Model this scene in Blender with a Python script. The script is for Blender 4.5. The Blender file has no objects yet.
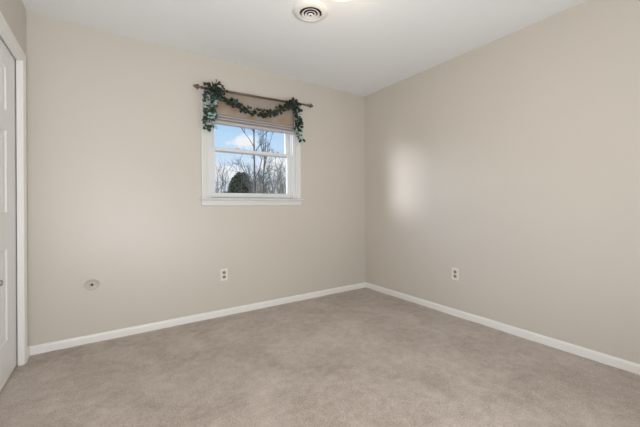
import bpy, bmesh, math, random
from mathutils import Vector, Matrix, noise

S = bpy.context.scene
COL = S.collection
PI = math.pi

# ------------------------------------------------------------------ camera
CAM = Vector((-2.7009, -2.9853, 1.0552))
YAW, ROLL, FPX, HORIZON = 0.97919, 0.0052, 310.88, 204.81
cd = bpy.data.cameras.new('camera')
cam = bpy.data.objects.new('camera', cd)
COL.objects.link(cam)
fwd = Vector((math.cos(YAW), math.sin(YAW), 0))
rgt = Vector((math.sin(YAW), -math.cos(YAW), 0))
upv = Vector((0, 0, 1))
cx_ = rgt * math.cos(ROLL) - upv * math.sin(ROLL)
cy_ = rgt * math.sin(ROLL) + upv * math.cos(ROLL)
m3 = Matrix((cx_, cy_, -fwd)).transposed()
cam.matrix_world = Matrix.Translation(CAM) @ m3.to_4x4()
cd.sensor_width = 36
cd.lens = 36 * FPX / 640
cd.shift_y = -(213.5 - HORIZON) / 640
cd.clip_start = 0.02
cd.clip_end = 500
S.camera = cam

# ------------------------------------------------------------------ world, sun, big lights, exposure
S.view_settings.view_transform = 'Standard'
S.view_settings.look = 'None'
S.view_settings.gamma = 1
S.view_settings.use_curve_mapping = False
S.view_settings.exposure = 0.0

CLOUDS = [((0.339, 0.9206, 0.1938), (20, 20, 40)), ((0.4386, 0.8897, 0.1266), (13, 13, 28)), ((0.2898, 0.9517, 0.102), (14, 14, 34)),
          ((-0.2, 0.93, 0.30), (5, 5, 12)), ((0.75, 0.60, 0.26), (5, 5, 12)), ((0.1, 0.80, 0.58), (4, 4, 8)), ((0.62, 0.74, 0.22), (10, 10, 20))]
w = bpy.data.worlds.new('sky')
S.world = w
w.use_nodes = True
nt = w.node_tree
nt.nodes.clear()
N = nt.nodes.new
L = nt.links.new
out = N('ShaderNodeOutputWorld')
bg = N('ShaderNodeBackground')
bg.inputs['Strength'].default_value = 1.0
tc = N('ShaderNodeTexCoord')
sep = N('ShaderNodeSeparateXYZ')
L(tc.outputs['Generated'], sep.inputs[0])
ramp = N('ShaderNodeValToRGB')
ramp.color_ramp.elements[0].position = 0.0
ramp.color_ramp.elements[0].color = (0.92, 0.96, 1.0, 1)
ramp.color_ramp.elements[1].position = 0.8
ramp.color_ramp.elements[1].color = (0.20, 0.42, 0.85, 1)
for pos, c in ((0.06, (0.84, 0.92, 1.0)), (0.14, (0.68, 0.83, 1.0)), (0.24, (0.46, 0.72, 1.0)), (0.40, (0.34, 0.60, 0.98))):
    e = ramp.color_ramp.elements.new(pos)
    e.color = (*c, 1)
L(sep.outputs[2], ramp.inputs[0])


def wmath(op, a, b=None, clamp=False):
    k = N('ShaderNodeMath')
    k.operation = op
    k.use_clamp = clamp
    for i_, x in enumerate((a, b)):
        if x is None:
            continue
        if isinstance(x, (int, float)):
            k.inputs[i_].default_value = x
        else:
            L(x, k.inputs[i_])
    return k.outputs[0]


def blob(c, scale):
    # 1 at direction c falling to 0 at the blob's rim
    a = N('ShaderNodeVectorMath')
    a.operation = 'SUBTRACT'
    L(tc.outputs['Generated'], a.inputs[0])
    a.inputs[1].default_value = c
    b = N('ShaderNodeVectorMath')
    b.operation = 'MULTIPLY'
    L(a.outputs[0], b.inputs[0])
    b.inputs[1].default_value = scale
    ln = N('ShaderNodeVectorMath')
    ln.operation = 'LENGTH'
    L(b.outputs[0], ln.inputs[0])
    return wmath('SUBTRACT', 1.0, ln.outputs['Value'])


nz = N('ShaderNodeTexNoise')
nz.inputs['Scale'].default_value = 22
nz.inputs['Detail'].default_value = 6
nz.inputs['Roughness'].default_value = 0.6
L(tc.outputs['Generated'], nz.inputs['Vector'])
cover = None
for c, sc in CLOUDS:
    k = blob(c, sc)
    cover = k if cover is None else wmath('MAXIMUM', cover, k)
mask = wmath('ADD', cover, wmath('MULTIPLY', wmath('SUBTRACT', nz.outputs[0], 0.5), 2.2))
mask = wmath('MULTIPLY', mask, 2.0, True)
mx = N('ShaderNodeMix')
mx.data_type = 'RGBA'
L(mask, mx.inputs[0])
L(ramp.outputs[0], mx.inputs[6])
mx.inputs[7].default_value = (0.98, 0.98, 1.0, 1)
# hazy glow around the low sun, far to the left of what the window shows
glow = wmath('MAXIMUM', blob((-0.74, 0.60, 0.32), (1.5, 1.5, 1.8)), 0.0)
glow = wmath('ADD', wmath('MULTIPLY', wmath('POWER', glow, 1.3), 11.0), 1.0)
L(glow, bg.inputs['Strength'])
L(mx.outputs[2], bg.inputs['Color'])
L(bg.outputs[0], out.inputs[0])

# low hazy winter sun raking in from the left of the window
sd = bpy.data.lights.new('sun', 'SUN')
sd.energy = 2.7
sd.angle = math.radians(15)
sd.color = (0.97, 0.96, 1.0)
sun = bpy.data.objects.new('sun', sd)
COL.objects.link(sun)
sun.rotation_euler = Vector((1.0, -0.44, -0.15)).to_track_quat('-Z', 'Y').to_euler()
sun.location = (-8, 8, 6)


def area(name, loc, direction, sx, sy, energy, color):
    a = bpy.data.lights.new(name, 'AREA')
    a.shape = 'RECTANGLE'
    a.size, a.size_y = sx, sy
    a.energy = energy
    a.color = color
    o = bpy.data.objects.new(name, a)
    COL.objects.link(o)
    o.location = loc
    o.rotation_euler = Vector(direction).to_track_quat('-Z', 'Y').to_euler()
    return o


# soft fill lights added behind the camera, with no visible source there
area('rear_fill', (-2.9, -3.5, 1.2), (0.30, 0.85, 0.1), 0.8, 1.8, 26, (0.97, 0.96, 0.955))
area('upward_fill', (-2.55, -3.3, 0.6), (0.05, 0.75, 1), 1.0, 0.6, 24, (0.89, 0.95, 1.0))
area('second_fill', (-1.7, -3.2, 0.5), (-0.1, 1.8, 1), 1.0, 0.6, 14.5, (0.87, 0.945, 1.04))


# ------------------------------------------------------------------ material helpers
def mat(name, col, rough=0.6, spec=0.5, metal=0.0, bump=None, vary=None, trans=None):
    """bump=(scale, strength, distance)  vary=(scale, amount)  trans=translucent share"""
    m = bpy.data.materials.new(name)
    m.use_nodes = True
    t = m.node_tree
    p = t.nodes['Principled BSDF']
    p.inputs['Base Color'].default_value = (*col, 1)
    p.inputs['Roughness'].default_value = rough
    p.inputs['Specular IOR Level'].default_value = spec
    p.inputs['Metallic'].default_value = metal
    c = t.nodes.new('ShaderNodeTexCoord')
    if bump:
        n = t.nodes.new('ShaderNodeTexNoise')
        n.inputs['Scale'].default_value = bump[0]
        n.inputs['Detail'].default_value = 3
        b = t.nodes.new('ShaderNodeBump')
        b.inputs['Strength'].default_value = bump[1]
        b.inputs['Distance'].default_value = bump[2]
        t.links.new(c.outputs['Object'], n.inputs['Vector'])
        t.links.new(n.outputs[0], b.inputs['Height'])
        t.links.new(b.outputs[0], p.inputs['Normal'])
    if vary:
        n = t.nodes.new('ShaderNodeTexNoise')
        n.inputs['Scale'].default_value = vary[0]
        n.inputs['Detail'].default_value = 4
        r = t.nodes.new('ShaderNodeValToRGB')
        r.color_ramp.elements[0].position = 0.3
        r.color_ramp.elements[1].position = 0.7
        r.color_ramp.elements[0].color = (*[x * (1 - vary[1]) for x in col], 1)
        r.color_ramp.elements[1].color = (*[min(1, x * (1 + vary[1])) for x in col], 1)
        t.links.new(c.outputs['Object'], n.inputs['Vector'])
        t.links.new(n.outputs[0], r.inputs[0])
        t.links.new(r.outputs[0], p.inputs['Base Color'])
    if trans:
        tr = t.nodes.new('ShaderNodeBsdfTranslucent')
        tr.inputs[0].default_value = (*col, 1)
        ms = t.nodes.new('ShaderNodeMixShader')
        ms.inputs[0].default_value = trans
        o = t.nodes['Material Output']
        t.links.new(p.outputs[0], ms.inputs[1])
        t.links.new(tr.outputs[0], ms.inputs[2])
        t.links.new(ms.outputs[0], o.inputs[0])
    return m


M = {}
M['wall'] = mat('beige_satin_paint', (0.612, 0.562, 0.497), 0.38, 0.5, bump=(90, 0.06, 0.002), vary=(1.1, 0.015))
M['ceiling'] = mat('white_ceiling_paint', (0.86, 0.865, 0.865), 0.8, 0.3, bump=(60, 0.08, 0.002))
M['trim'] = mat('white_trim_paint', (0.72, 0.715, 0.70), 0.35, 0.5, vary=(3, 0.012))
M['base'] = mat('white_baseboard_paint', (0.84, 0.82, 0.79), 0.35, 0.5, vary=(3, 0.012))
M['door'] = mat('white_door_paint', (0.88, 0.875, 0.86), 0.4, 0.5, bump=(40, 0.03, 0.001))
M['vinyl'] = mat('white_window_vinyl', (0.74, 0.74, 0.735), 0.35, 0.5, vary=(4, 0.01))
M['plastic'] = mat('ivory_plastic', (0.78, 0.73, 0.66), 0.35, 0.5, vary=(30, 0.01))
M['receptacle'] = mat('worn_receptacle_plastic', (0.30, 0.26, 0.21), 0.45, 0.4, vary=(60, 0.05))
M['dark'] = mat('dark_slot', (0.03, 0.025, 0.02), 0.7, 0.2, vary=(50, 0.1))
M['steel'] = mat('screw_metal', (0.55, 0.53, 0.50), 0.35, 0.5, 1.0, vary=(80, 0.05))
M['nickel'] = mat('brushed_nickel', (0.45, 0.43, 0.39), 0.3, 0.5, 1.0, vary=(50, 0.04))
M['bronze'] = mat('antique_bronze', (0.17, 0.115, 0.075), 0.4, 0.5, 0.6, vary=(40, 0.15))
M['ventwhite'] = mat('vent_enamel', (0.80, 0.78, 0.74), 0.4, 0.5, vary=(20, 0.03))
M['duct'] = mat('duct_shade_brown', (0.05, 0.028, 0.018), 0.8, 0.2, vary=(30, 0.2))  # near-black brown, the shade inside the duct put into the colour
M['vine'] = mat('vine_stem', (0.10, 0.075, 0.04), 0.7, 0.3, vary=(40, 0.2))
M['leaf_dark'] = mat('ivy_leaf_dark', (0.018, 0.030, 0.020), 0.45, 0.4, vary=(50, 0.4), trans=0.15)
M['leaf_mid'] = mat('ivy_leaf_green', (0.035, 0.085, 0.060), 0.45, 0.4, vary=(50, 0.35), trans=0.2)
M['leaf_pale'] = mat('ivy_leaf_pale', (0.48, 0.66, 0.62), 0.45, 0.4, vary=(70, 0.3), trans=0.35)
M['bark'] = mat('grey_bark', (0.22, 0.19, 0.17), 0.9, 0.2, bump=(30, 0.5, 0.02), vary=(6, 0.25))
M['twig'] = mat('pale_twig_bark', (0.25, 0.215, 0.185), 0.9, 0.2, vary=(6, 0.25))
M['brush'] = mat('tan_brush_stems', (0.34, 0.275, 0.21), 0.9, 0.2, vary=(4, 0.3))
M['evergreen'] = mat('evergreen_needles', (0.15, 0.15, 0.085), 0.9, 0.1, vary=(3, 0.25), trans=0.1)
M['grass'] = mat('winter_grass', (0.36, 0.30, 0.17), 0.95, 0.1, bump=(8, 0.6, 0.05), vary=(0.6, 0.3))


def shade_mat():
    m = mat('tan_damask_shade_fabric', (0.47, 0.39, 0.31), 0.9, 0.15, bump=(500, 0.25, 0.001), trans=0.35)
    t = m.node_tree
    p = t.nodes['Principled BSDF']
    c = t.nodes.new('ShaderNodeTexCoord')
    mpn = t.nodes.new('ShaderNodeMapping')
    mpn.inputs['Scale'].default_value = (1, 1, 1)
    v = t.nodes.new('ShaderNodeTexVoronoi')
    v.feature = 'SMOOTH_F1'
    v.inputs['Scale'].default_value = 9
    n = t.nodes.new('ShaderNodeTexNoise')
    n.inputs['Scale'].default_value = 14
    n.inputs['Detail'].default_value = 3
    ad = t.nodes.new('ShaderNodeMath')
    ad.operation = 'ADD'
    r = t.nodes.new('ShaderNodeValToRGB')
    r.color_ramp.elements[0].position = 0.72
    r.color_ramp.elements[0].color = (0.52, 0.36, 0.25, 1)
    r.color_ramp.elements[1].position = 1.0
    r.color_ramp.elements[1].color = (0.54, 0.475, 0.41, 1)
    t.links.new(c.outputs['Object'], mpn.inputs[0])
    t.links.new(mpn.outputs[0], v.inputs['Vector'])
    t.links.new(mpn.outputs[0], n.inputs['Vector'])
    t.links.new(v.outputs[0], ad.inputs[0])
    t.links.new(n.outputs[0], ad.inputs[1])
    t.links.new(ad.outputs[0], r.inputs[0])
    t.links.new(r.outputs[0], p.inputs['Base Color'])
    return m


M['shade'] = shade_mat()
M['shade_fold'] = mat('grey_lined_shade_fold', (0.66, 0.61, 0.60), 0.85, 0.15, bump=(500, 0.2, 0.001), vary=(12, 0.04), trans=0.3)


def glass_mat():
    m = bpy.data.materials.new('window_glass')
    m.use_nodes = True
    t = m.node_tree
    t.nodes.remove(t.nodes['Principled BSDF'])
    o = t.nodes['Material Output']
    tr = t.nodes.new('ShaderNodeBsdfTransparent')
    tr.inputs[0].default_value = (0.96, 0.975, 0.98, 1)
    g = t.nodes.new('ShaderNodeBsdfGlossy')
    g.inputs['Roughness'].default_value = 0.02
    lw = t.nodes.new('ShaderNodeLayerWeight')
    lw.inputs['Blend'].default_value = 0.5
    pw = t.nodes.new('ShaderNodeMath')
    pw.operation = 'POWER'
    pw.inputs[1].default_value = 5
    t.links.new(lw.outputs['Facing'], pw.inputs[0])
    f = t.nodes.new('ShaderNodeMath')
    f.operation = 'MULTIPLY_ADD'
    f.inputs[1].default_value = 0.75
    f.inputs[2].default_value = 0.03
    t.links.new(pw.outputs[0], f.inputs[0])
    ms = t.nodes.new('ShaderNodeMixShader')
    t.links.new(f.outputs[0], ms.inputs[0])
    t.links.new(tr.outputs[0], ms.inputs[1])
    t.links.new(g.outputs[0], ms.inputs[2])
    t.links.new(ms.outputs[0], o.inputs[0])
    return m


M['glass'] = glass_mat()


def carpet_mat():
    m = mat('beige_cut_pile_carpet', (0.4, 0.34, 0.29), 0.95, 0.08)
    t = m.node_tree
    p = t.nodes['Principled BSDF']
    p.inputs['Sheen Weight'].default_value = 0.25
    p.inputs['Sheen Roughness'].default_value = 0.5
    c = t.nodes.new('ShaderNodeTexCoord')

    def noi(scale, detail, rough=0.5, dist=0.0):
        n = t.nodes.new('ShaderNodeTexNoise')
        n.inputs['Scale'].default_value = scale
        n.inputs['Detail'].default_value = detail
        n.inputs['Roughness'].default_value = rough
        n.inputs['Distortion'].default_value = dist
        t.links.new(c.outputs['Object'], n.inputs['Vector'])
        return n

    def mth(op, a, b):
        k = t.nodes.new('ShaderNodeMath')
        k.operation = op
        for i, x in enumerate((a, b)):
            if isinstance(x, (int, float)):
                k.inputs[i].default_value = x
            else:
                t.links.new(x, k.inputs[i])
        return k.outputs[0]
    big = noi(2.6, 3, 0.55, 0.6)      # brushed nap
    mid = noi(16, 3, 0.6, 0.3)        # scuffs
    fine = noi(120, 2, 0.75)           # tufts
    s = mth('ADD', mth('MULTIPLY', big.outputs[0], 0.30), mth('MULTIPLY', mid.outputs[0], 0.24))
    s = mth('ADD', s, mth('MULTIPLY', fine.outputs[0], 0.46))
    r = t.nodes.new('ShaderNodeValToRGB')
    r.color_ramp.elements[0].position = 0.39
    r.color_ramp.elements[0].color = (0.350, 0.285, 0.232, 1)
    r.color_ramp.elements[1].position = 0.60
    r.color_ramp.elements[1].color = (0.61, 0.53, 0.462, 1)
    t.links.new(s, r.inputs[0])
    t.links.new(r.outputs[0], p.inputs['Base Color'])
    b = t.nodes.new('ShaderNodeBump')
    b.inputs['Strength'].default_value = 0.7
    b.inputs['Distance'].default_value = 0.006
    t.links.new(mth('ADD', fine.outputs[0], mth('MULTIPLY', mid.outputs[0], 0.8)), b.inputs['Height'])
    t.links.new(b.outputs[0], p.inputs['Normal'])
    return m


M['carpet'] = carpet_mat()


def emit_mat(name, col, strength):
    m = bpy.data.materials.new(name)
    m.use_nodes = True
    t = m.node_tree
    p = t.nodes['Principled BSDF']
    p.inputs['Base Color'].default_value = (0.85, 0.8, 0.7, 1)
    p.inputs['Emission Color'].default_value = (*col, 1)
    p.inputs['Emission Strength'].default_value = strength
    return m


M['lampglass'] = emit_mat('lit_frosted_glass', (1.0, 0.78, 0.50), 0.55)
M['brass'] = mat('cream_brass_rim', (0.80, 0.66, 0.45), 0.35, 0.5, 0.3, vary=(30, 0.06))


# ------------------------------------------------------------------ geometry helpers
def link(name, bm, mats, parent=None, smooth=False, kind=None):
    me = bpy.data.meshes.new(name)
    bm.normal_update()
    bm.to_mesh(me)
    bm.free()
    if smooth:
        for p in me.polygons:
            p.use_smooth = True
    for m_ in (mats if isinstance(mats, (list, tuple)) else [mats]):
        me.materials.append(m_)
    o = bpy.data.objects.new(name, me)
    COL.objects.link(o)
    if parent:
        o.parent = parent
    if kind:
        o['kind'] = kind
    return o


def root(name, loc=(0, 0, 0), label=None, cat=None, group=None, kind=None):
    o = bpy.data.objects.new(name, None)
    COL.objects.link(o)
    o.location = loc
    o.empty_display_size = 0.1
    if label:
        o['label'] = label
    if cat:
        o['category'] = cat
    if group:
        o['group'] = group
    if kind:
        o['kind'] = kind
    return o


def box(bm, a, b, bevel=0.0):
    t = bmesh.new()
    vs = [t.verts.new((x, y, z)) for x in (a[0], b[0]) for y in (a[1], b[1]) for z in (a[2], b[2])]
    for f in ((0, 1, 3, 2), (4, 6, 7, 5), (0, 4, 5, 1), (2, 3, 7, 6), (0, 2, 6, 4), (1, 5, 7, 3)):
        t.faces.new([vs[i] for i in f])
    bmesh.ops.recalc_face_normals(t, faces=t.faces)
    if bevel:
        bmesh.ops.bevel(t, geom=list(t.edges), offset=bevel, segments=2, affect='EDGES', profile=0.5)
    merge(bm, t)


def merge(bm, t, mtx=None):
    me = bpy.data.meshes.new('tmp')
    if mtx:
        t.transform(mtx)
    t.to_mesh(me)
    t.free()
    bm.from_mesh(me)
    bpy.data.meshes.remove(me)


def tube(bm, pts, radii, sides=8, cap=True, mi=0):
    pts = [Vector(p) for p in pts]
    rings = []
    ref = None
    for i, p in enumerate(pts):
        d = (pts[min(i + 1, len(pts) - 1)] - pts[max(i - 1, 0)])
        d.normalize()
        if ref is None:
            ref = Vector((0, 0, 1)) if abs(d.z) < 0.9 else Vector((1, 0, 0))
        u = ref - d * ref.dot(d)
        if u.length < 1e-4:
            u = d.orthogonal()
        u.normalize()
        ref = u
        v = d.cross(u)
        r = radii[i] if isinstance(radii, (list, tuple)) else radii
        rings.append([bm.verts.new(p + (u * math.cos(2 * PI * k / sides) + v * math.sin(2 * PI * k / sides)) * r) for k in range(sides)])
    for a, b in zip(rings, rings[1:]):
        for k in range(sides):
            f = bm.faces.new((a[k], a[(k + 1) % sides], b[(k + 1) % sides], b[k]))
            f.material_index = mi
    if cap:
        bm.faces.new(rings[0][::-1]).material_index = mi
        bm.faces.new(rings[-1]).material_index = mi


def lathe(bm, prof, seg=32, mtx=None, close=False):
    """prof = [(r, h)...] around local Z"""
    t = bmesh.new()
    rings = []
    for r, h in prof:
        if r < 1e-6:
            rings.append([t.verts.new((0, 0, h))])
        else:
            rings.append([t.verts.new((r * math.cos(2 * PI * k / seg), r * math.sin(2 * PI * k / seg), h)) for k in range(seg)])
    pairs = list(zip(rings, rings[1:]))
    if close:
        pairs.append((rings[-1], rings[0]))
    for a, b in pairs:
        for k in range(seg):
            k2 = (k + 1) % seg
            if len(a) == 1 and len(b) == 1:
                continue
            if len(a) == 1:
                t.faces.new((a[0], b[k2], b[k]))
            elif len(b) == 1:
                t.faces.new((a[k], a[k2], b[0]))
            else:
                t.faces.new((a[k], a[k2], b[k2], b[k]))
    bmesh.ops.recalc_face_normals(t, faces=t.faces)
    merge(bm, t, mtx)


def sweep(bm, prof, path, closed_prof=True):
    """prof=list of (a,b) offsets; path=list of (origin, axisA, axisB): one ring per entry"""
    rings = []
    for o, A, B in path:
        o, A, B = Vector(o), Vector(A), Vector(B)
        rings.append([bm.verts.new(o + A * a + B * b) for a, b in prof])
    n = len(prof)
    fs = []
    for r0, r1 in zip(rings, rings[1:]):
        for k in range(n if closed_prof else n - 1):
            fs.append(bm.faces.new((r0[k], r0[(k + 1) % n], r1[(k + 1) % n], r1[k])))
    if closed_prof:
        fs.append(bm.faces.new(rings[0][::-1]))
        fs.append(bm.faces.new(rings[-1]))
    bmesh.ops.recalc_face_normals(bm, faces=fs)


ROT_DOWN = Matrix.Rotation(PI, 4, 'X')            # local +Z points to the floor
ROT_BACKWALL = Matrix.Rotation(PI / 2, 4, 'X')    # local +Z points to -Y (out of the window wall)
ROT_RIGHTWALL = Matrix.Rotation(-PI / 2, 4, 'Y')  # local +Z points to -X (out of the right wall)
ROT_LEFTWALL = Matrix.Rotation(PI / 2, 4, 'Y')    # local +Z points to +X (out of the left wall)

# ------------------------------------------------------------------ room shell
W, H, D, T = 3.194, 2.44, 3.85, 0.14
WX0, WX1, WZ0, WZ1 = -1.950, -1.018, 1.125, 2.055          # window opening
DY0, DY1, DZ = -0.930, -0.168, 2.022
JT = 0.030                                                 # jamb thickness: the wall opening is that much wider                        # door opening in the left wall
DX = -W - 0.030                                            # door face

bm = bmesh.new()
nx, ny = 128, 154
dents = [(-1.264, -1.640, 0.028), (-1.30, -1.60, 0.02), (-0.30, -1.62, 0.03), (-0.36, -1.66, 0.02), (-0.62, -2.30, 0.03), (-2.30, -0.56, 0.05), (-2.42, -0.50, 0.04)]
grid = []
for j in range(ny + 1):
    row = []
    for i in range(nx + 1):
        x = -W - 0.16 + (W + 0.16) * i / nx
        y = -D + D * j / ny
        z = 0.0025 * noise.noise(Vector((x * 3, y * 3, 0))) + 0.0022 * noise.noise(Vector((x * 17, y * 17, 3)))
        for dx_, dy_, r in dents:
            q = ((x - dx_) ** 2 + (y - dy_) ** 2) / r ** 2
            if q < 9:
                z -= 0.012 * math.exp(-q)
        row.append(bm.verts.new((x, y, z)))
    grid.append(row)
for j in range(ny):
    for i in range(nx):
        bm.faces.new((grid[j][i], grid[j][i + 1], grid[j + 1][i + 1], grid[j + 1][i]))
link('floor', bm, M['carpet'], smooth=True, kind='structure')

bm = bmesh.new()
# ceiling slab with a round duct hole is not needed: a flat dark disc stands in for the shaded duct
box(bm, (-W - T, -D - T, H), (T, T, H + 0.15))
link('ceiling', bm, M['ceiling'], kind='structure')


def wall_rects(rects, axis, a, b):
    m_ = bmesh.new()
    for (s0, s1, z0, z1) in rects:
        if axis == 'y':
            box(m_, (s0, a, z0), (s1, b, z1))
        else:
            box(m_, (a, s0, z0), (b, s1, z1))
    bmesh.ops.remove_doubles(m_, verts=m_.verts, dist=1e-5)
    return m_


link('wall_back', wall_rects([(-W - T, WX0, -0.05, H), (WX1, T, -0.05, H), (WX0, WX1, -0.05, WZ0), (WX0, WX1, WZ1, H)], 'y', 0, T), M['wall'], kind='structure')
link('wall_right', wall_rects([(-D, 0, -0.05, H)], 'x', 0, T), M['wall'], kind='structure')
link('wall_left', wall_rects([(DY1 + JT, 0, -0.05, H), (-D, DY0 - JT, -0.05, H), (DY0 - JT, DY1 + JT, DZ + JT, H)], 'x', -W - T, -W), M['wall'], kind='structure')
link('wall_front', wall_rects([(-W - T, T, -0.05, H)], 'y', -D - T, -D), M['wall'], kind='structure')

bm = bmesh.new()                                           # unseen box added behind the door to block outside light
for a, b in (((-W - 0.75, DY0 - 0.3, -0.05), (-W - 0.70, DY1 + 0.3, H)), ((-W - 0.75, DY0 - 0.35, -0.05), (-W - T, DY0 - 0.3, H)), ((-W - 0.75, DY1 + 0.3, -0.05), (-W - T, DY1 + 0.35, H)),
             ((-W - 0.75, DY0 - 0.35, -0.06), (-W - T, DY1 + 0.35, -0.01)), ((-W - 0.75, DY0 - 0.35, H), (-W - T, DY1 + 0.35, H + 0.05))):
    box(bm, a, b)
link('light_block_box', bm, M['wall'], kind='structure')

# baseboards: profile (out from wall, up)
BP = [(0, -0.01), (0.013, -0.01), (0.013, 0.046), (0.010, 0.056), (0.006, 0.061), (0, 0.062)]


def baseboard(name, p0, p1, outv):
    b_ = bmesh.new()
    sweep(b_, BP, [(p0, outv, (0, 0, 1)), (p1, outv, (0, 0, 1))])
    link(name, b_, M['base'], kind='structure')


baseboard('baseboard_back', (-W, 0, 0), (0, 0, 0), (0, -1, 0))
baseboard('baseboard_right', (0, 0, 0), (0, -D, 0), (-1, 0, 0))
baseboard('baseboard_left', (-W, -0.105, 0), (-W, 0, 0), (1, 0, 0))
baseboard('baseboard_front', (-W, -D, 0), (0, -D, 0), (0, 1, 0))

# ------------------------------------------------------------------ door in the left wall
# casing: profile (across from the opening outwards, proud of wall)
CP = [(0.0, 0.0), (0.0, 0.009), (0.006, 0.012), (0.012, 0.012), (0.016, 0.009), (0.030, 0.012), (0.046, 0.016), (0.055, 0.015), (0.058, 0.010), (0.058, 0.0)]


def casing_u(bm_, corners, proud):
    """corners: (point, direction outwards along the wall) with mitres"""
    sweep(bm_, CP, [(c, a, proud) for c, a in corners])


bm = bmesh.new()
r_ = 0.004
casing_u(bm, [((-W, DY1 + r_, -0.01), (0, 1, 0)), ((-W, DY1 + r_, DZ + r_), (0, 1, 1)), ((-W, DY0 - r_, DZ + r_), (0, -1, 1)), ((-W, DY0 - r_, -0.01), (0, -1, 0))], (1, 0, 0))
link('trim_1', bm, M['base'], kind='structure')

door = root('door_1', (0, 0, 0), kind='structure')
bm = bmesh.new()
jx0, jx1 = -W - 0.0230, -W
box(bm, (jx0, DY1, -0.02), (jx1, DY1 + JT, DZ), 0.001)
box(bm, (jx0, DY0 - JT, -0.02), (jx1, DY0, DZ), 0.001)
box(bm, (jx0, DY0 - JT, DZ), (jx1, DY1 + JT, DZ + JT), 0.001)
link('jamb', bm, M['base'], door)
dy0, dy1 = DY0 - 0.022, DY1 + 0.022
dz0, dz1 = 0.010, DZ + 0.020
leafD = 0.035


def door_leaf(bm_):
    """six raised panels: stiles and rails proud, panel field raised inside a sunk moulding"""
    stile, mull = 0.215, 0.10
    ys = [(dy1 - stile, (dy0 + dy1) / 2 + mull / 2), ((dy0 + dy1) / 2 - mull / 2, dy0 + stile)]
    zs = [(0.240, 0.805), (1.015, 1.520), (1.630, 1.905)]
    x = DX
    # full grid front face with sunk panels
    yc = sorted({dy0, dy1} | {v for a in ys for v in a})
    zc = sorted({dz0, dz1} | {v for a in zs for v in a})
    pan = {(min(a), b[0]) for a in ys for b in zs}
    for i in range(len(yc) - 1):
        for j in range(len(zc) - 1):
            y0, y1, z0, z1 = yc[i], yc[i + 1], zc[j], zc[j + 1]
            if (y0, z0) in pan:
                loops = []
                for ins, dep in ((0, 0), (0.006, -0.001), (0.012, -0.008), (0.022, -0.008), (0.050, -0.002)):
                    loops.append([bm_.verts.new((x + dep, yy, zz)) for yy, zz in ((y0 + ins, z0 + ins), (y1 - ins, z0 + ins), (y1 - ins, z1 - ins), (y0 + ins, z1 - ins))])
                for l0, l1 in zip(loops, loops[1:]):
                    for k in range(4):
                        bm_.faces.new((l0[k], l0[(k + 1) % 4], l1[(k + 1) % 4], l1[k]))
                bm_.faces.new(loops[-1])
            else:
                bm_.faces.new([bm_.verts.new((x, yy, zz)) for yy, zz in ((y0, z0), (y1, z0), (y1, z1), (y0, z1))])
    bmesh.ops.remove_doubles(bm_, verts=bm_.verts, dist=1e-5)
    b = [bm_.verts.new((xx, yy, zz)) for xx in (x, x - leafD) for yy, zz in ((dy0, dz0), (dy1, dz0), (dy1, dz1), (dy0, dz1))]
    for k in range(4):
        bm_.faces.new((b[k], b[(k + 1) % 4], b[4 + (k + 1) % 4], b[4 + k]))
    bm_.faces.new(b[4:])
    bmesh.ops.remove_doubles(bm_, verts=bm_.verts, dist=1e-5)
    bmesh.ops.recalc_face_normals(bm_, faces=bm_.faces)


bm = bmesh.new()
door_leaf(bm)
leaf = link('door_leaf', bm, M['door'], door)
bm = bmesh.new()
lathe(bm, [(0.0, 0.0), (0.020, 0.0), (0.020, 0.004), (0.010, 0.006), (0.008, 0.016), (0.014, 0.022), (0.017, 0.029), (0.013, 0.036), (0, 0.038)], 20,
      Matrix.Translation((DX, -0.640, 0.644)) @ ROT_LEFTWALL)
k_ = link('knob', bm, M['nickel'], leaf, True)
k_['label'] = 'small round nickel pull knob'

# ------------------------------------------------------------------ window in the back wall
win = root('window_1', (0, 0, 0), kind='structure')
bm = bmesh.new()
q = 0.004
CW = [(a * 1.0, b * 1.15) for a, b in CP]
sweep(bm, CW, [((WX0 - q, 0, WZ0 - 0.002), (-1, 0, 0), (0, -1, 0)), ((WX0 - q, 0, WZ1 + q), (-1, 0, 1), (0, -1, 0)), ((WX1 + q, 0, WZ1 + q), (1, 0, 1), (0, -1, 0)), ((WX1 + q, 0, WZ0 - 0.002), (1, 0, 0), (0, -1, 0))])
link('casing', bm, M['trim'], win)
bm = bmesh.new()
# stool with rounded nose and horns, then apron below
SP = [(0.02, 0.0), (-0.034, 0.0), (-0.040, -0.004), (-0.042, -0.010), (-0.040, -0.016), (-0.034, -0.020), (0.02, -0.020)]
sweep(bm, SP, [((-2.026, 0, WZ0), (0, 1, 0), (0, 0, 1)), ((-0.934, 0, WZ0), (0, 1, 0), (0, 0, 1))])
bmesh.ops.translate(bm, verts=bm.verts, vec=(0, -0.0, 0))
for v in bm.verts:                                  # keep the horns out of the wall
    if v.co.y > 0:
        v.co.y = 0.0
box(bm, (WX0, -0.001, WZ0 - 0.020), (WX1, 0.055, WZ0))
link('sill', bm, M['trim'], win)
bm = bmesh.new()
AP = [(0, 0), (0.014, 0), (0.016, -0.010), (0.013, -0.030), (0.012, -0.046), (0.007, -0.054), (0, -0.056)]
sweep(bm, AP, [((-2.010, 0, WZ0 - 0.020), (0, -1, 0), (0, 0, 1)), ((-0.950, 0, WZ0 - 0.020), (0, -1, 0), (0, 0, 1))])
link('apron', bm, M['trim'], win)
bm = bmesh.new()
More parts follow.
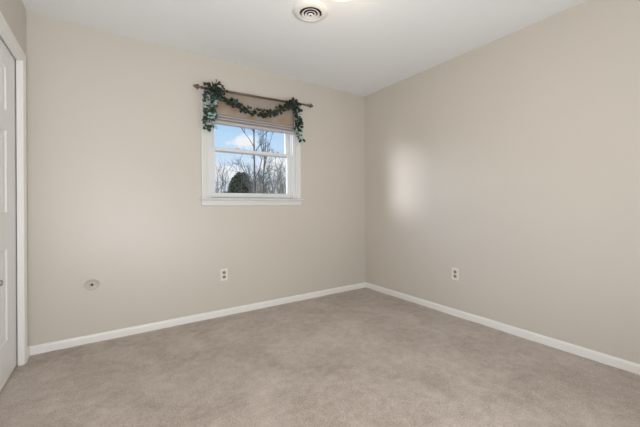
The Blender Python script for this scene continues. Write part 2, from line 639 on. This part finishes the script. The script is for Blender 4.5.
# vinyl frame lining the opening, with side tracks
fy0, fy1, ft = 0.0, T, 0.022
FR = 0.012                                                  # right track stands a little deeper in
box(bm, (WX0, fy0, WZ0), (WX0 + ft, fy1, WZ1))
box(bm, (WX1 - ft - FR, fy0, WZ0), (WX1, fy1, WZ1))
box(bm, (WX0, fy0, WZ1 - ft), (WX1, fy1, WZ1))
box(bm, (WX0, 0.050, WZ0), (WX1, fy1, WZ0 + 0.018))
for xa, xb in ((WX0 + ft, WX0 + ft + 0.012), (WX1 - ft - FR - 0.012, WX1 - ft - FR)):
    box(bm, (xa, 0.018, WZ0), (xb, 0.026, WZ1))     # inner stop
    box(bm, (xa, 0.058, WZ0), (xb, 0.064, WZ1))     # parting strip
    box(bm, (xa, 0.098, WZ0), (xb, 0.108, WZ1))
link('frame', bm, M['vinyl'], win)


def sash(name, y0, y1, z0, z1, bot, top, stile):
    x0, x1 = WX0 + ft + 0.004, WX1 - ft - FR - 0.004
    b_ = bmesh.new()
    bv = 0.004
    box(b_, (x0, y0, z0), (x0 + stile, y1, z1), bv)
    box(b_, (x1 - stile, y0, z0), (x1, y1, z1), bv)
    box(b_, (x0 + stile - 0.004, y0 + 0.001, z0), (x1 - stile + 0.004, y1 - 0.001, z0 + bot), bv)
    box(b_, (x0 + stile - 0.004, y0 + 0.001, z1 - top), (x1 - stile + 0.004, y1 - 0.001, z1), bv)
    s_ = link(name, b_, M['vinyl'], win)
    g = bmesh.new()
    ym = (y0 + y1) / 2
    box(g, (x0 + stile - 0.006, ym - 0.002, z0 + bot - 0.006), (x1 - stile + 0.006, ym + 0.002, z1 - top + 0.006))
    link('glass_pane', g, M['glass'], s_)
    return s_


MZ = 1.592
lower = sash('lower_sash', 0.027, 0.057, WZ0 + 0.001, MZ + 0.018, 0.050, 0.030, 0.050)
sash('upper_sash', 0.066, 0.096, MZ - 0.016, WZ1 - ft, 0.034, 0.040, 0.050)
for xx in (-1.66, -1.30):
    bm = bmesh.new()
    box(bm, (xx - 0.025, 0.030, MZ + 0.018), (xx + 0.025, 0.054, MZ + 0.024), 0.002)
    lathe(bm, [(0, 0), (0.010, 0), (0.010, 0.008), (0.006, 0.011), (0, 0.011)], 14, Matrix.Translation((xx, 0.042, MZ + 0.024)))
    box(bm, (xx - 0.004, 0.022, MZ + 0.026), (xx + 0.026, 0.040, MZ + 0.033), 0.002)
    link('sash_lock', bm, M['vinyl'], lower)

# ------------------------------------------------------------------ ground outside
bm = bmesh.new()
GZ = -0.35
g0 = []
for j in range(31):
    row = []
    for i in range(31):
        x, y = -60 + i * 5, T + 0.02 + j * 3.4
        row.append(bm.verts.new((x, y, GZ + (0.25 * noise.noise(Vector((x * 0.07, y * 0.07, 1))) if y > 5 else 0))))
    g0.append(row)
for j in range(30):
    for i in range(30):
        bm.faces.new((g0[j][i], g0[j][i + 1], g0[j + 1][i + 1], g0[j + 1][i]))
link('ground', bm, M['grass'], smooth=True, kind='structure')

# ------------------------------------------------------------------ trees and shrubs outside
rnd = random.Random(11)


def rvec(s):
    return Vector((rnd.uniform(-s, s), rnd.uniform(-s, s), rnd.uniform(-s, s)))


def limb(bm_, p, d, length, r0, r1, n=6, wob=0.12, lift=0.05, sides=5):
    pts, rad = [Vector(p)], [r0]
    d = Vector(d).normalized()
    for i in range(n):
        d = (d + rvec(wob) + Vector((0, 0, lift))).normalized()
        pts.append(pts[-1] + d * (length / n))
        rad.append(r0 + (r1 - r0) * (i + 1) / n)
    tube(bm_, pts, rad, sides)
    return pts


def twigs(bm_, pts, length, r, per, depth, spread=0.8, start=0.3):
    n = len(pts)
    for _ in range(per):
        i = rnd.randint(max(1, int(n * start)), n - 1)
        ax = (pts[i] - pts[i - 1]).normalized()
        d = (ax + rvec(spread)).normalized()
        ln = length * rnd.uniform(0.6, 1.2)
        q_ = limb(bm_, pts[i], d, ln, r, r * 0.45, 4, 0.14, 0.08, 4)
        if depth > 0:
            twigs(bm_, q_, ln * 0.6, r * 0.6, max(2, per - 1), depth - 1, spread)


def bare_tree(x, y, trunk_pts, trunk_r, limbs, label, twig_len=0.5, per=6, tw=0.012, depth=1):
    """trunk_pts and limbs are offsets (sideways, depth, height) from the base; sideways runs along the window wall"""
    t_ = root('bare_tree', (x, y, GZ), label, 'tree', 'bare trees outside the window')
    b_ = bmesh.new()
    n = len(trunk_pts)
    tube(b_, trunk_pts, [trunk_r * (1 - 0.75 * i / (n - 1)) for i in range(n)], 8)
    twigs(b_, [Vector(p) for p in trunk_pts], twig_len * 1.1, tw * 1.2, per + 3, depth)
    link('trunk', b_, M['bark'], t_, True)
    for lp, lr in limbs:
        b_ = bmesh.new()
        pts = [Vector(p) for p in lp]
        fine = []
        for a, c in zip(pts, pts[1:]):
            for k in range(3):
                fine.append(a.lerp(c, k / 3) + rvec(0.015))
        fine.append(pts[-1])
        m_ = len(fine)
        tube(b_, fine, [lr * (1 - 0.75 * i / (m_ - 1)) for i in range(m_)], 6)
        twigs(b_, fine, twig_len, tw, per, depth)
        link('branch', b_, M['bark'], t_, True)
    return t_


# main tree behind the middle of the window
bare_tree(2.682, 10.267, [(0, 0, 0), (0.02, 0, 1.2), (0.0, 0, 2.4), (-0.02, 0.02, 3.4), (-0.04, 0.0, 4.6), (-0.10, 0, 5.8), (-0.14, 0, 7.2)], 0.062,
          [([(0, 0, 2.55), (0.22, 0.02, 3.0), (0.40, 0.05, 3.7), (0.46, 0.05, 4.4)], 0.032),
           ([(0, 0, 2.40), (-0.22, -0.02, 2.62), (-0.55, 0, 2.95), (-0.70, 0, 3.5)], 0.024),
           ([(-0.02, 0, 3.75), (0.20, 0, 4.1), (0.36, 0.02, 4.45), (0.62, 0, 4.9)], 0.026),
           ([(-0.03, 0, 4.0), (-0.25, 0, 4.35), (-0.55, 0.05, 4.75), (-0.8, 0, 5.0)], 0.022),
           ([(0, 0.0, 1.7), (-0.2, 0.05, 2.0), (-0.36, 0, 2.2)], 0.018),
           ([(-0.06, 0, 5.0), (0.3, 0, 5.7), (0.5, 0, 6.4)], 0.024),
           ([(-0.08, 0, 5.3), (-0.5, 0, 6.0), (-0.6, 0, 6.8)], 0.022)],
          'tallest bare tree outside, its straight trunk just right of the window centre', 0.6, 6, 0.013)
bare_tree(3.81, 11.90, [(0, 0, 0), (0.02, 0, 1.4), (-0.02, 0, 2.4), (0.02, 0, 3.4), (0.12, 0, 4.4), (0.2, 0, 5.6)], 0.05,
          [([(0, 0, 2.9), (0.12, 0, 3.6), (0.22, 0, 4.3), (0.46, 0, 4.9)], 0.028),
           ([(0.01, 0, 2.3), (0.26, 0.02, 2.9), (0.34, 0.05, 3.5)], 0.022),
           ([(0.06, 0, 3.8), (-0.12, 0, 4.4), (-0.18, 0, 5.0)], 0.02)],
          'slender forked bare tree just right of the tallest trunk outside', 0.55, 6, 0.013)
bare_tree(3.802, 10.91, [(0, 0, 0), (-0.02, 0, 1.3), (0.04, 0, 2.2), (0.16, 0, 3.0), (0.22, 0, 3.7)], 0.036,
          [([(0.02, 0, 1.8), (0.2, 0, 2.4), (0.42, 0, 2.9), (0.55, 0, 3.4)], 0.02),
           ([(0.04, 0, 2.2), (-0.1, 0, 2.7), (-0.12, 0, 3.2)], 0.018)],
          'thin leaning bare sapling tree, rightmost trunk seen through the window', 0.45, 6, 0.011)
bare_tree(3.202, 13.5, [(0, 0, 0), (-0.02, 0, 1.6), (0.04, 0, 2.6), (-0.06, 0, 3.3), (-0.02, 0, 4.0)], 0.02,
          [([(0.02, 0, 2.5), (0.25, 0, 2.9), (0.45, 0, 3.2)], 0.018), ([(0, 0, 3.0), (-0.25, 0, 3.3), (-0.3, 0, 3.8)], 0.016)],
          'thin crooked bare tree rising behind the round evergreen outside', 0.45, 4, 0.012)


def bare_shrub(x, y, h, spread, n, label, mm='twig', r=0.012, per=5):
    t_ = root('bare_shrub', (x, y, GZ), label, 'shrub', 'leafless shrubs outside the window')
    b_ = bmesh.new()
    for _ in range(n):
        a = rnd.uniform(0, 2 * PI)
        s_ = rnd.uniform(0, spread)
        p = Vector((math.cos(a) * s_ * 0.5, math.sin(a) * s_ * 0.5, -0.03))
        d = Vector((math.cos(a) * s_ * 0.5, math.sin(a) * s_ * 0.5, h)).normalized()
        pts = limb(b_, p, d, h * rnd.uniform(0.65, 1.05), r, r * 0.4, 7, 0.09, 0.03, 5)
        twigs(b_, pts, h * 0.22, r * 0.6, per + 1, 1, 0.7, 0.15)
        link('stem', b_, M[mm], t_, True)
        b_ = bmesh.new()
    b_.free()


bare_shrub(0.76, 9.15, 2.75, 0.8, 18, 'leafless grey shrub at the left side of the window view', 'twig', 0.014)
bare_shrub(1.62, 12.1, 2.35, 0.6, 11, 'low leafless brush between the left shrub and the round evergreen', 'brush', 0.015)
bare_shrub(1.87, 7.80, 2.35, 0.6, 16, 'tangled leafless brush just right of the main trunk outside', 'brush', 0.010)
bare_shrub(1.95, 6.40, 2.10, 0.6, 14, 'near leafless brush under the thin leaning sapling', 'brush', 0.009)
bare_shrub(3.45, 8.95, 2.65, 0.8, 32, 'tan leafless thicket at the right side of the window view', 'brush', 0.012)
bare_shrub(5.55, 12.3, 3.1, 0.7, 32, 'leafless brush in the far right corner of the window view', 'brush', 0.015)
bare_shrub(4.95, 14.3, 3.1, 0.8, 32, 'leafless thicket standing behind the slender forked tree', 'brush', 0.018)
bare_shrub(6.05, 17.6, 3.3, 0.6, 26, 'leafless brush between the round evergreen and the main trunk', 'brush', 0.020)
bare_shrub(1.74, 14.6, 3.0, 0.9, 16, 'leafless thicket far behind the left shrub', 'twig', 0.018)


def foliage_crown(bm_, c, rx, ry, rz, n, leaf):
    for _ in range(n):
        d = rvec(1)
        if d.length < 0.1 or d.length > 1:
            continue
        k = d.length
        d.normalize()
        rr = 0.72 + 0.33 * rnd.random()
        sh = 1 + 0.13 * noise.noise(d * 2.6)
        taper = 1.0 - 0.05 * max(0, d.z)
        p = Vector(c) + Vector((d.x * rx * taper, d.y * ry * taper, d.z * rz)) * rr * sh
        u = rvec(1).normalized()
        v = u.orthogonal()
        s_ = leaf * rnd.uniform(0.6, 1.3)
        a = [bm_.verts.new(p + u * s_), bm_.verts.new(p + v * s_ * 0.5), bm_.verts.new(p - u * s_ * 0.6), bm_.verts.new(p - v * s_ * 0.5 + u.cross(v) * s_ * 0.2)]
        bm_.faces.new(a)


ev = root('evergreen_tree', (6.02, 21.3, GZ), 'dark rounded evergreen left of the bare trunks outside', 'tree')
bm = bmesh.new()
tube(bm, [(0, 0, -0.05), (0, 0, 1.2), (0.02, 0, 2.6)], [0.13, 0.11, 0.05], 8)
link('trunk', bm, M['bark'], ev, True)
bm = bmesh.new()
t = bmesh.new()
bmesh.ops.create_icosphere(t, subdivisions=3, radius=1)
for v in t.verts:
    k = 1 + 0.13 * noise.noise(v.co.normalized() * 2.6)
    tp = 1.0 - 0.05 * max(0, v.co.z)
    v.co = Vector((v.co.x * 0.84 * tp * k, v.co.y * 0.84 * tp * k, 2.45 + v.co.z * 1.30 * k))
merge(bm, t)
foliage_crown(bm, (0, 0, 2.45), 0.97, 0.97, 1.50, 12000, 0.13)
link('foliage', bm, M['evergreen'], ev)
ev2 = root('evergreen_tree', (4.05, 18.6, GZ), 'small low evergreen bush at the left foot of the rounded evergreen', 'bush')
bm = bmesh.new()
tube(bm, [(0, 0, -0.05), (0, 0, 0.8), (0.02, 0, 1.5)], [0.07, 0.06, 0.03], 8)
link('trunk', bm, M['bark'], ev2, True)
bm = bmesh.new()
foliage_crown(bm, (0, 0, 1.25), 0.62, 0.62, 1.05, 6500, 0.09)
link('foliage', bm, M['evergreen'], ev2)
ev2.name = 'evergreen_bush'

# ------------------------------------------------------------------ curtain rod
RY = -0.068
RL, RR = Vector((-1.985, RY, 2.121)), Vector((-0.930, RY, 2.152))
rod = root('curtain_rod', (RL.x, RY, RL.z), 'bronze curtain rod with spear finials mounted above the window', 'curtain rod')
off = -Vector(rod.location)


def linkoff(name, b_, m_, parent, smooth=True):
    b_.transform(Matrix.Translation(-Vector(parent.location)))
    return link(name, b_, m_, parent, smooth)


bm = bmesh.new()
tube(bm, [RL, RR], 0.0095, 16)
linkoff('rod', bm, M['bronze'], rod)
FP = [(0.0095, 0.0), (0.013, 0.002), (0.013, 0.008), (0.007, 0.012), (0.006, 0.020), (0.012, 0.026), (0.015, 0.034), (0.012, 0.042), (0.006, 0.047), (0.006, 0.054), (0.014, 0.058),
      (0.023, 0.064), (0.022, 0.072), (0.014, 0.090), (0.005, 0.106), (0.0, 0.112)]
ax = (RR - RL).normalized()
for base, d in ((RL, -ax), (RR, ax)):
    bm = bmesh.new()
    lathe(bm, [(r, h * 0.98) for r, h in FP], 20, Matrix.Translation(base) @ d.to_track_quat('Z', 'Y').to_matrix().to_4x4())
    linkoff('finial', bm, M['bronze'], rod)
for f_ in (0.055, 0.945):
    p = RL.lerp(RR, f_)
    bm = bmesh.new()
    box(bm, (p.x - 0.012, -0.006, p.z - 0.034), (p.x + 0.012, 0.0, p.z + 0.026), 0.002)
    tube(bm, [(p.x, -0.004, p.z - 0.018), (p.x, RY, p.z - 0.018), (p.x, RY - 0.012, p.z - 0.010), (p.x, RY - 0.013, p.z + 0.002)], [0.006, 0.006, 0.005, 0.004], 8)
    linkoff('bracket', bm, M['bronze'], rod)

# ------------------------------------------------------------------ roman shade
SX0, SX1 = -1.898, -1.058
sh = root('roman_shade', (SX0, -0.035, 2.10), 'tan patterned roman shade, raised with stacked folds, at the window top', 'window shade')
bm = bmesh.new()


def cloth(bm_, prof, x0, x1, nseg=36, thick=0.003, amp=0.003, seed=0, rise=0.0):
    front, back = [], []
    for i in range(nseg + 1):
        x = x0 + (x1 - x0) * i / nseg
        fr, bk = [], []
        for k, (y, z) in enumerate(prof):
            dy = amp * noise.noise(Vector((x * 6, z * 5, seed)))
            dz = amp * 0.6 * noise.noise(Vector((x * 4, k * 0.3, seed + 5)))
            dz += rise * (i / nseg) * (z - prof[-1][1]) / (prof[0][1] - prof[-1][1])
            fr.append(bm_.verts.new((x, y + dy, z + dz)))
            bk.append(bm_.verts.new((x, y + dy + thick, z + dz)))
        front.append(fr)
        back.append(bk)
    n = len(prof)
    for i in range(nseg):
        for k in range(n - 1):
            bm_.faces.new((front[i][k], front[i + 1][k], front[i + 1][k + 1], front[i][k + 1]))
            bm_.faces.new((back[i][k], back[i][k + 1], back[i + 1][k + 1], back[i + 1][k]))
        bm_.faces.new((front[i][0], back[i][0], back[i + 1][0], front[i + 1][0]))
        bm_.faces.new((front[i][n - 1], front[i + 1][n - 1], back[i + 1][n - 1], back[i][n - 1]))
    for i in (0, nseg):
        for k in range(n - 1):
            bm_.faces.new((front[i][k], back[i][k], back[i][k + 1], front[i][k + 1]) if i else (front[i][k], front[i][k + 1], back[i][k + 1], back[i][k]))


ztop, zf = 2.128, 1.905
prof = [(-0.040 - 0.008 * math.sin(PI * i / 12), ztop + (zf - ztop) * i / 12) for i in range(13)]
cloth(bm, prof, SX0, SX1, seed=1, rise=0.024)
linkoff('fabric_panel', bm, M['shade'], sh)
bm = bmesh.new()
prof = [(-0.028, 1.915), (-0.027, 1.880), (-0.026, 1.835)]
cloth(bm, prof, SX0 + 0.004, SX1 - 0.004, 24, 0.002, 0.001, 4)
linkoff('lining', bm, M['shade_fold'], sh)
for i, (z0, z1, dp) in enumerate(((1.902, 1.886, 0.024), (1.876, 1.860, 0.028), (1.850, 1.815, 0.030))):
    bm = bmesh.new()
    prof = []
    for k in range(13):                    # each stacked fold bulges towards the room
        a = PI * k / 12
        prof.append((-0.030 - dp * math.sin(a) ** 0.55, (z0 + z1) / 2 + (z0 - z1) / 2 * math.cos(a)))
    cloth(bm, prof, SX0 - 0.003 * i, SX1 + 0.003 * i, 30, 0.0015, 0.0015, 7 + i)
    linkoff('fold', bm, M['shade_fold'], sh)
bm = bmesh.new()
box(bm, (SX0 + 0.003, -0.022, 2.085), (SX1 - 0.003, -0.0215 + 0.003, 2.118), 0.0)
linkoff('headrail', bm, M['trim'], sh, False)

# ------------------------------------------------------------------ ivy garland
iv = root('ivy_garland', (-1.5, -0.09, 2.12), 'green ivy garland draped over the curtain rod with hanging ends', 'garland')
GY = -0.092
spine = [(-1.952, GY + 0.02, 1.795), (-1.958, GY + 0.01, 1.880), (-1.950, GY, 1.960), (-1.955, GY, 2.040), (-1.945, GY - 0.005, 2.100), (-1.925, RY - 0.02, 2.138),
         (-1.890, GY - 0.008, 2.105), (-1.830, GY - 0.01, 2.050), (-1.740, GY, 2.012), (-1.650, GY, 1.982), (-1.540, GY, 1.970), (-1.430, GY, 1.972), (-1.330, GY, 1.992),
         (-1.255, GY, 2.030), (-1.190, GY - 0.005, 2.075), (-1.130, GY - 0.01, 2.112), (-1.075, RY - 0.02, 2.128), (-1.045, GY - 0.005, 2.085), (-1.040, GY, 2.005), (-1.035, GY, 1.935),
         (-1.025, GY + 0.01, 1.875), (-1.010, GY + 0.02, 1.810), (-0.985, GY + 0.02, 1.765)]
spine = [Vector(p) for p in spine]


def smooth_path(ps, n=4):
    outp = []
    for i in range(len(ps) - 1):
        p0, p1, p2, p3 = ps[max(i - 1, 0)], ps[i], ps[i + 1], ps[min(i + 2, len(ps) - 1)]
        for k in range(n):
            t_ = k / n
            outp.append(0.5 * ((2 * p1) + (p2 - p0) * t_ + (2 * p0 - 5 * p1 + 4 * p2 - p3) * t_ ** 2 + (3 * p1 - p0 - 3 * p2 + p3) * t_ ** 3))
    outp.append(ps[-1])
    return outp


path = smooth_path(spine)
bm = bmesh.new()
tube(bm, path, 0.0028, 6)
for i in range(0, len(path) - 2, 3):                  # second strand twisted around the first
    a, b = path[i], path[min(i + 3, len(path) - 1)]
    m1 = a.lerp(b, 0.5) + Vector((rnd.uniform(-0.014, 0.014), -0.008, rnd.uniform(-0.014, 0.014)))
    tube(bm, [a, m1, b], 0.0018, 5)
linkoff('vine', bm, M['vine'], iv)

LEAF = [(0, 0), (0.30, -0.10), (0.55, 0.15), (0.42, 0.35), (0.50, 0.62), (0.26, 0.64), (0, 1.05), (-0.26, 0.64), (-0.50, 0.62), (-0.42, 0.35), (-0.55, 0.15), (-0.30, -0.10)]


def ivy_leaf(bm_, p, direction, normal, size, mi):
    d = Vector(direction).normalized()
    n = Vector(normal)
    n = (n - d * n.dot(d)).normalized()
    s_ = d.cross(n)
    mid = [bm_.verts.new(p + d * (size * h) + n * (0.10 * size * math.sin(PI * h))) for h in (0.3, 0.65)]
    vs = [bm_.verts.new(p + s_ * (size * a) + d * (size * b) - n * (size * 0.30 * a * a) - n * (0.18 * size * b * b)) for a, b in LEAF]
    c0, c1 = mid
    for tri in ((vs[0], vs[1], c0), (vs[1], vs[2], c0), (vs[2], vs[3], c0), (vs[3], vs[4], c1), (vs[4], vs[5], c1), (vs[5], vs[6], c1), (c0, vs[3], c1),
                (vs[6], vs[7], c1), (vs[7], vs[8], c1), (vs[8], vs[9], c1), (vs[9], vs[10], c0), (vs[10], vs[11], c0), (vs[11], vs[0], c0), (c1, vs[9], c0)):
        f = bm_.faces.new(tri)
        f.material_index = mi
        f.smooth = True


bm = bmesh.new()
bst = bmesh.new()
npth = len(path)
fr = lambda i: i / (npth - 1)


def add_leaf(p, mi, size, droop=0.5, spread=0.02):
    offv = Vector((rnd.uniform(-1, 1) * spread, -rnd.uniform(0.0, 0.024), rnd.uniform(-1, 1) * spread))
    q_ = p + offv
    tube(bst, [p, p.lerp(q_, 0.6) + Vector((0, -0.003, 0.003)), q_], 0.0009, 4)
    d = Vector((offv.x * 40 + rnd.uniform(-0.7, 0.7), -0.35 + rnd.uniform(-0.2, 0.1), offv.z * 25 - droop + rnd.uniform(-0.5, 0.5)))
    nrm = Vector((rnd.uniform(-0.6, 0.6), -1, rnd.uniform(-0.1, 0.9)))
    ivy_leaf(bm, q_, d, nrm, size, mi)


for i, p in enumerate(path):
    k = i / 4
    if k <= 4.0:                                      # left hanging end: pale teal among green
        for _ in range(8):
            mi = rnd.choices((0, 1, 2), (0.30, 0.34, 0.36) if 1.0 < k < 2.4 else (0.34, 0.40, 0.26))[0]
            if k > 3:
                mi = rnd.choices((0, 1, 2), (0.65, 0.3, 0.05))[0]
            add_leaf(p, mi, rnd.uniform(0.022, 0.037), 0.5, 0.046)
    elif k <= 7:                                      # top left clump
        for _ in range(5):
            add_leaf(p, rnd.choices((0, 1), (0.9, 0.1))[0], rnd.uniform(0.024, 0.036), 0.45, 0.028)
    elif k <= 14:                                     # swag
        for _ in range(8 if k < 8.5 else 5):
            add_leaf(p, rnd.choices((0, 1), (0.88, 0.12))[0], rnd.uniform(0.022, 0.036), 0.35, 0.028)
    elif k <= 17:                                     # top right clump
        for _ in range(7):
            add_leaf(p, rnd.choices((0, 1), (0.8, 0.2))[0], rnd.uniform(0.024, 0.036), 0.35, 0.036)
    else:                                             # right hanging end
        n_ = 7 if k < 20 else 3
        for _ in range(n_):
            mi = rnd.choices((0, 1, 2), (0.65, 0.3, 0.03 if k < 19.5 else 0.35))[0]
            add_leaf(p, mi, rnd.uniform(0.024, 0.036), 0.5, 0.034 if k < 20 else 0.022)
for p in ((-1.893, -0.10, 2.190), (-1.880, -0.10, 2.180), (-1.85, -0.10, 2.150), (-1.82, -0.10, 2.135), (-1.11, -0.10, 2.175), (-1.07, -0.10, 2.165)):   # sprigs standing above the rod
    p = Vector(p)
    tube(bst, [p - Vector((0.02, -0.01, 0.05)), p], 0.0012, 4)
    ivy_leaf(bm, p, (rnd.uniform(-0.6, 0.6), -0.4, 0.2), (0, -1, 0.4), 0.028, 0)
    ivy_leaf(bm, p + Vector((0.012, 0, -0.01)), (rnd.uniform(0.2, 0.9), -0.4, -0.2), (0, -1, 0.4), 0.026, 0)
o_ = linkoff('leaves', bm, [M['leaf_dark'], M['leaf_mid'], M['leaf_pale']], iv, False)
for pl in o_.data.polygons:
    pl.use_smooth = True
linkoff('leaf_stems', bst, M['vine'], iv)


# ------------------------------------------------------------------ wall outlets and round plate
def outlet(loc, rotm, label):
    t_ = root('wall_outlet', loc, label, 'outlet', 'duplex wall outlets')
    t_.rotation_euler = rotm.to_euler()
    b_ = bmesh.new()
    box(b_, (-0.035, -0.0575, 0.0), (0.035, 0.0575, 0.006), 0.0025)
    link('cover_plate', b_, M['plastic'], t_)
    for s_ in (-1, 1):
        b_ = bmesh.new()
        prof = []
        t2 = bmesh.new()
        lathe(t2, [(0, 0.0055), (0.0165, 0.0055), (0.0165, 0.0085), (0.0155, 0.0095), (0, 0.0095)], 24)
        for v in t2.verts:                            # flattened top and bottom
            v.co.y = max(-0.0145, min(0.0145, v.co.y)) + s_ * 0.0205
        merge(b_, t2)
        rc = link('receptacle', b_, M['receptacle'], t_)
        b_ = bmesh.new()
        for xo, hh in ((-0.0062, 0.0045), (0.0062, 0.0036)):
            box(b_, (xo - 0.0013, s_ * 0.0205 + 0.0035 - hh, 0.009), (xo + 0.0013, s_ * 0.0205 + 0.0035 + hh, 0.0099))
        lathe(b_, [(0, 0.009), (0.0026, 0.009), (0.0026, 0.0099), (0, 0.0099)], 12, Matrix.Translation((0, s_ * 0.0205 - 0.0075, 0)))
        link('slot', b_, M['dark'], rc)
    b_ = bmesh.new()
    lathe(b_, [(0, 0.0055), (0.0036, 0.0055), (0.0034, 0.0072), (0.0015, 0.0080), (0, 0.0080)], 12)
    link('screw', b_, M['steel'], t_)
    return t_


outlet((-1.807, 0, 0.392), ROT_BACKWALL, 'ivory double electrical outlet low on the window wall, below the window')
RW = Matrix(((0, 0, -1), (-1, 0, 0), (0, 1, 0))).to_4x4()     # local x -> -Y, y -> Z, z -> -X
outlet((0, -1.257, 0.394), RW, 'ivory double electrical outlet low on the right wall')

rp = root('wall_plate', (-2.825, 0, 0.448), 'round beige cable plate low on the wall left of the window', 'wall plate')
rp.rotation_euler = ROT_BACKWALL.to_euler()
M['plate'] = mat('beige_painted_plate', (0.57, 0.505, 0.43), 0.4, 0.5, vary=(30, 0.02))
bm = bmesh.new()
lathe(bm, [(0, 0), (0.0475, 0), (0.0475, 0.006), (0.0455, 0.0105), (0.0420, 0.0120), (0.0385, 0.0105), (0.0360, 0.0060), (0.0130, 0.0055), (0.0120, 0.0095), (0, 0.0095)], 48, Matrix.Diagonal((1, 0.86, 1, 1)))
link('plate', bm, M['plate'], rp, True)
bm = bmesh.new()
lathe(bm, [(0, 0.009), (0.0075, 0.009), (0.0075, 0.012), (0.006, 0.014), (0.0, 0.014)], 16)
link('cable_jack', bm, M['dark'], rp, True)
for xo in (-0.027, 0.027):
    bm = bmesh.new()
    lathe(bm, [(0, 0.005), (0.0042, 0.005), (0.004, 0.0085), (0, 0.0095)], 14, Matrix.Translation((xo * 0.9, 0.004, 0)))
    link('screw', bm, M['steel'], rp, True)

# ------------------------------------------------------------------ round ceiling vent
vt = root('ceiling_vent', (-1.510, -1.105, H), 'round white ceiling vent with concentric louvre rings', 'vent')
vt.rotation_euler = (PI, 0, 0)                       # local +Z points down
bm = bmesh.new()
lathe(bm, [(0.128, 0.0), (0.128, 0.003), (0.122, 0.010), (0.100, 0.018), (0.086, 0.022), (0.080, 0.020), (0.078, 0.010), (0.078, 0.0)], 56)
link('flange', bm, M['ventwhite'], vt, True)
bm = bmesh.new()
lathe(bm, [(0.0, 0.0008), (0.0785, 0.0008), (0.0785, 0.0016), (0, 0.0016)], 48)
link('duct_shade_disc', bm, M['duct'], vt)  # flat disc under the ceiling, coloured as the duct's shade
for r0, r1, h0, h1 in ((0.049, 0.064, 0.014, 0.020), (0.027, 0.040, 0.016, 0.022)):
    bm = bmesh.new()
    lathe(bm, [(r0, h0), (r1, h1), (r1 + 0.001, h1 + 0.002), (r1 - 0.001, h1 + 0.003), (r0 - 0.001, h0 + 0.002)], 48, None, True)
    link('louvre_ring', bm, M['ventwhite'], vt, True)
bm = bmesh.new()
lathe(bm, [(0, 0.020), (0.018, 0.022), (0.020, 0.026), (0.016, 0.030), (0.006, 0.030), (0, 0.030)], 32)
link('center_cap', bm, M['ventwhite'], vt, True)
bm = bmesh.new()
lathe(bm, [(0, 0.029), (0.006, 0.029), (0.006, 0.031), (0.003, 0.034), (0, 0.034)], 14)
link('screw', bm, M['dark'], vt, True)
bm = bmesh.new()
for a in (0.3, 0.3 + PI / 2):                        # crossed bars carrying the rings
    t = bmesh.new()
    box(t, (-0.079, -0.0025, 0.008), (0.079, 0.0025, 0.0165))
    merge(bm, t, Matrix.Rotation(a, 4, 'Z'))
link('support_bar', bm, M['duct'], vt)

# ------------------------------------------------------------------ ceiling light, only its far edge reaches into the frame
cl = root('ceiling_light', (-1.505, -1.470, H), 'warm lit flush ceiling light at the top edge, beside the round vent', 'ceiling light')
cl.rotation_euler = (PI, 0, 0)
bm = bmesh.new()
lathe(bm, [(0, 0), (0.150, 0.0), (0.153, 0.006), (0.152, 0.016), (0.142, 0.022), (0.132, 0.022), (0.130, 0.014), (0, 0.014)], 56)
link('base', bm, M['brass'], cl, True)
bm = bmesh.new()
lathe(bm, [(0.128, 0.014)] + [(0.130 * math.cos(a), 0.022 + 0.065 * math.sin(a)) for a in [PI / 2 * i / 10 for i in range(10)]] + [(0, 0.087)], 56)
link('shade', bm, M['lampglass'], cl, True)
bm = bmesh.new()
lathe(bm, [(0, 0.086), (0.010, 0.086), (0.012, 0.090), (0.006, 0.096), (0.008, 0.100), (0, 0.106)], 20)
link('finial', bm, M['brass'], cl, True)
bl = bpy.data.lights.new('bulb', 'POINT')
bl.energy = 2
bl.color = (1.0, 0.82, 0.60)
bl.shadow_soft_size = 0.10
bo = bpy.data.objects.new('bulb', bl)
COL.objects.link(bo)
bo.parent = cl
bo.location = (0, 0, 0.22)
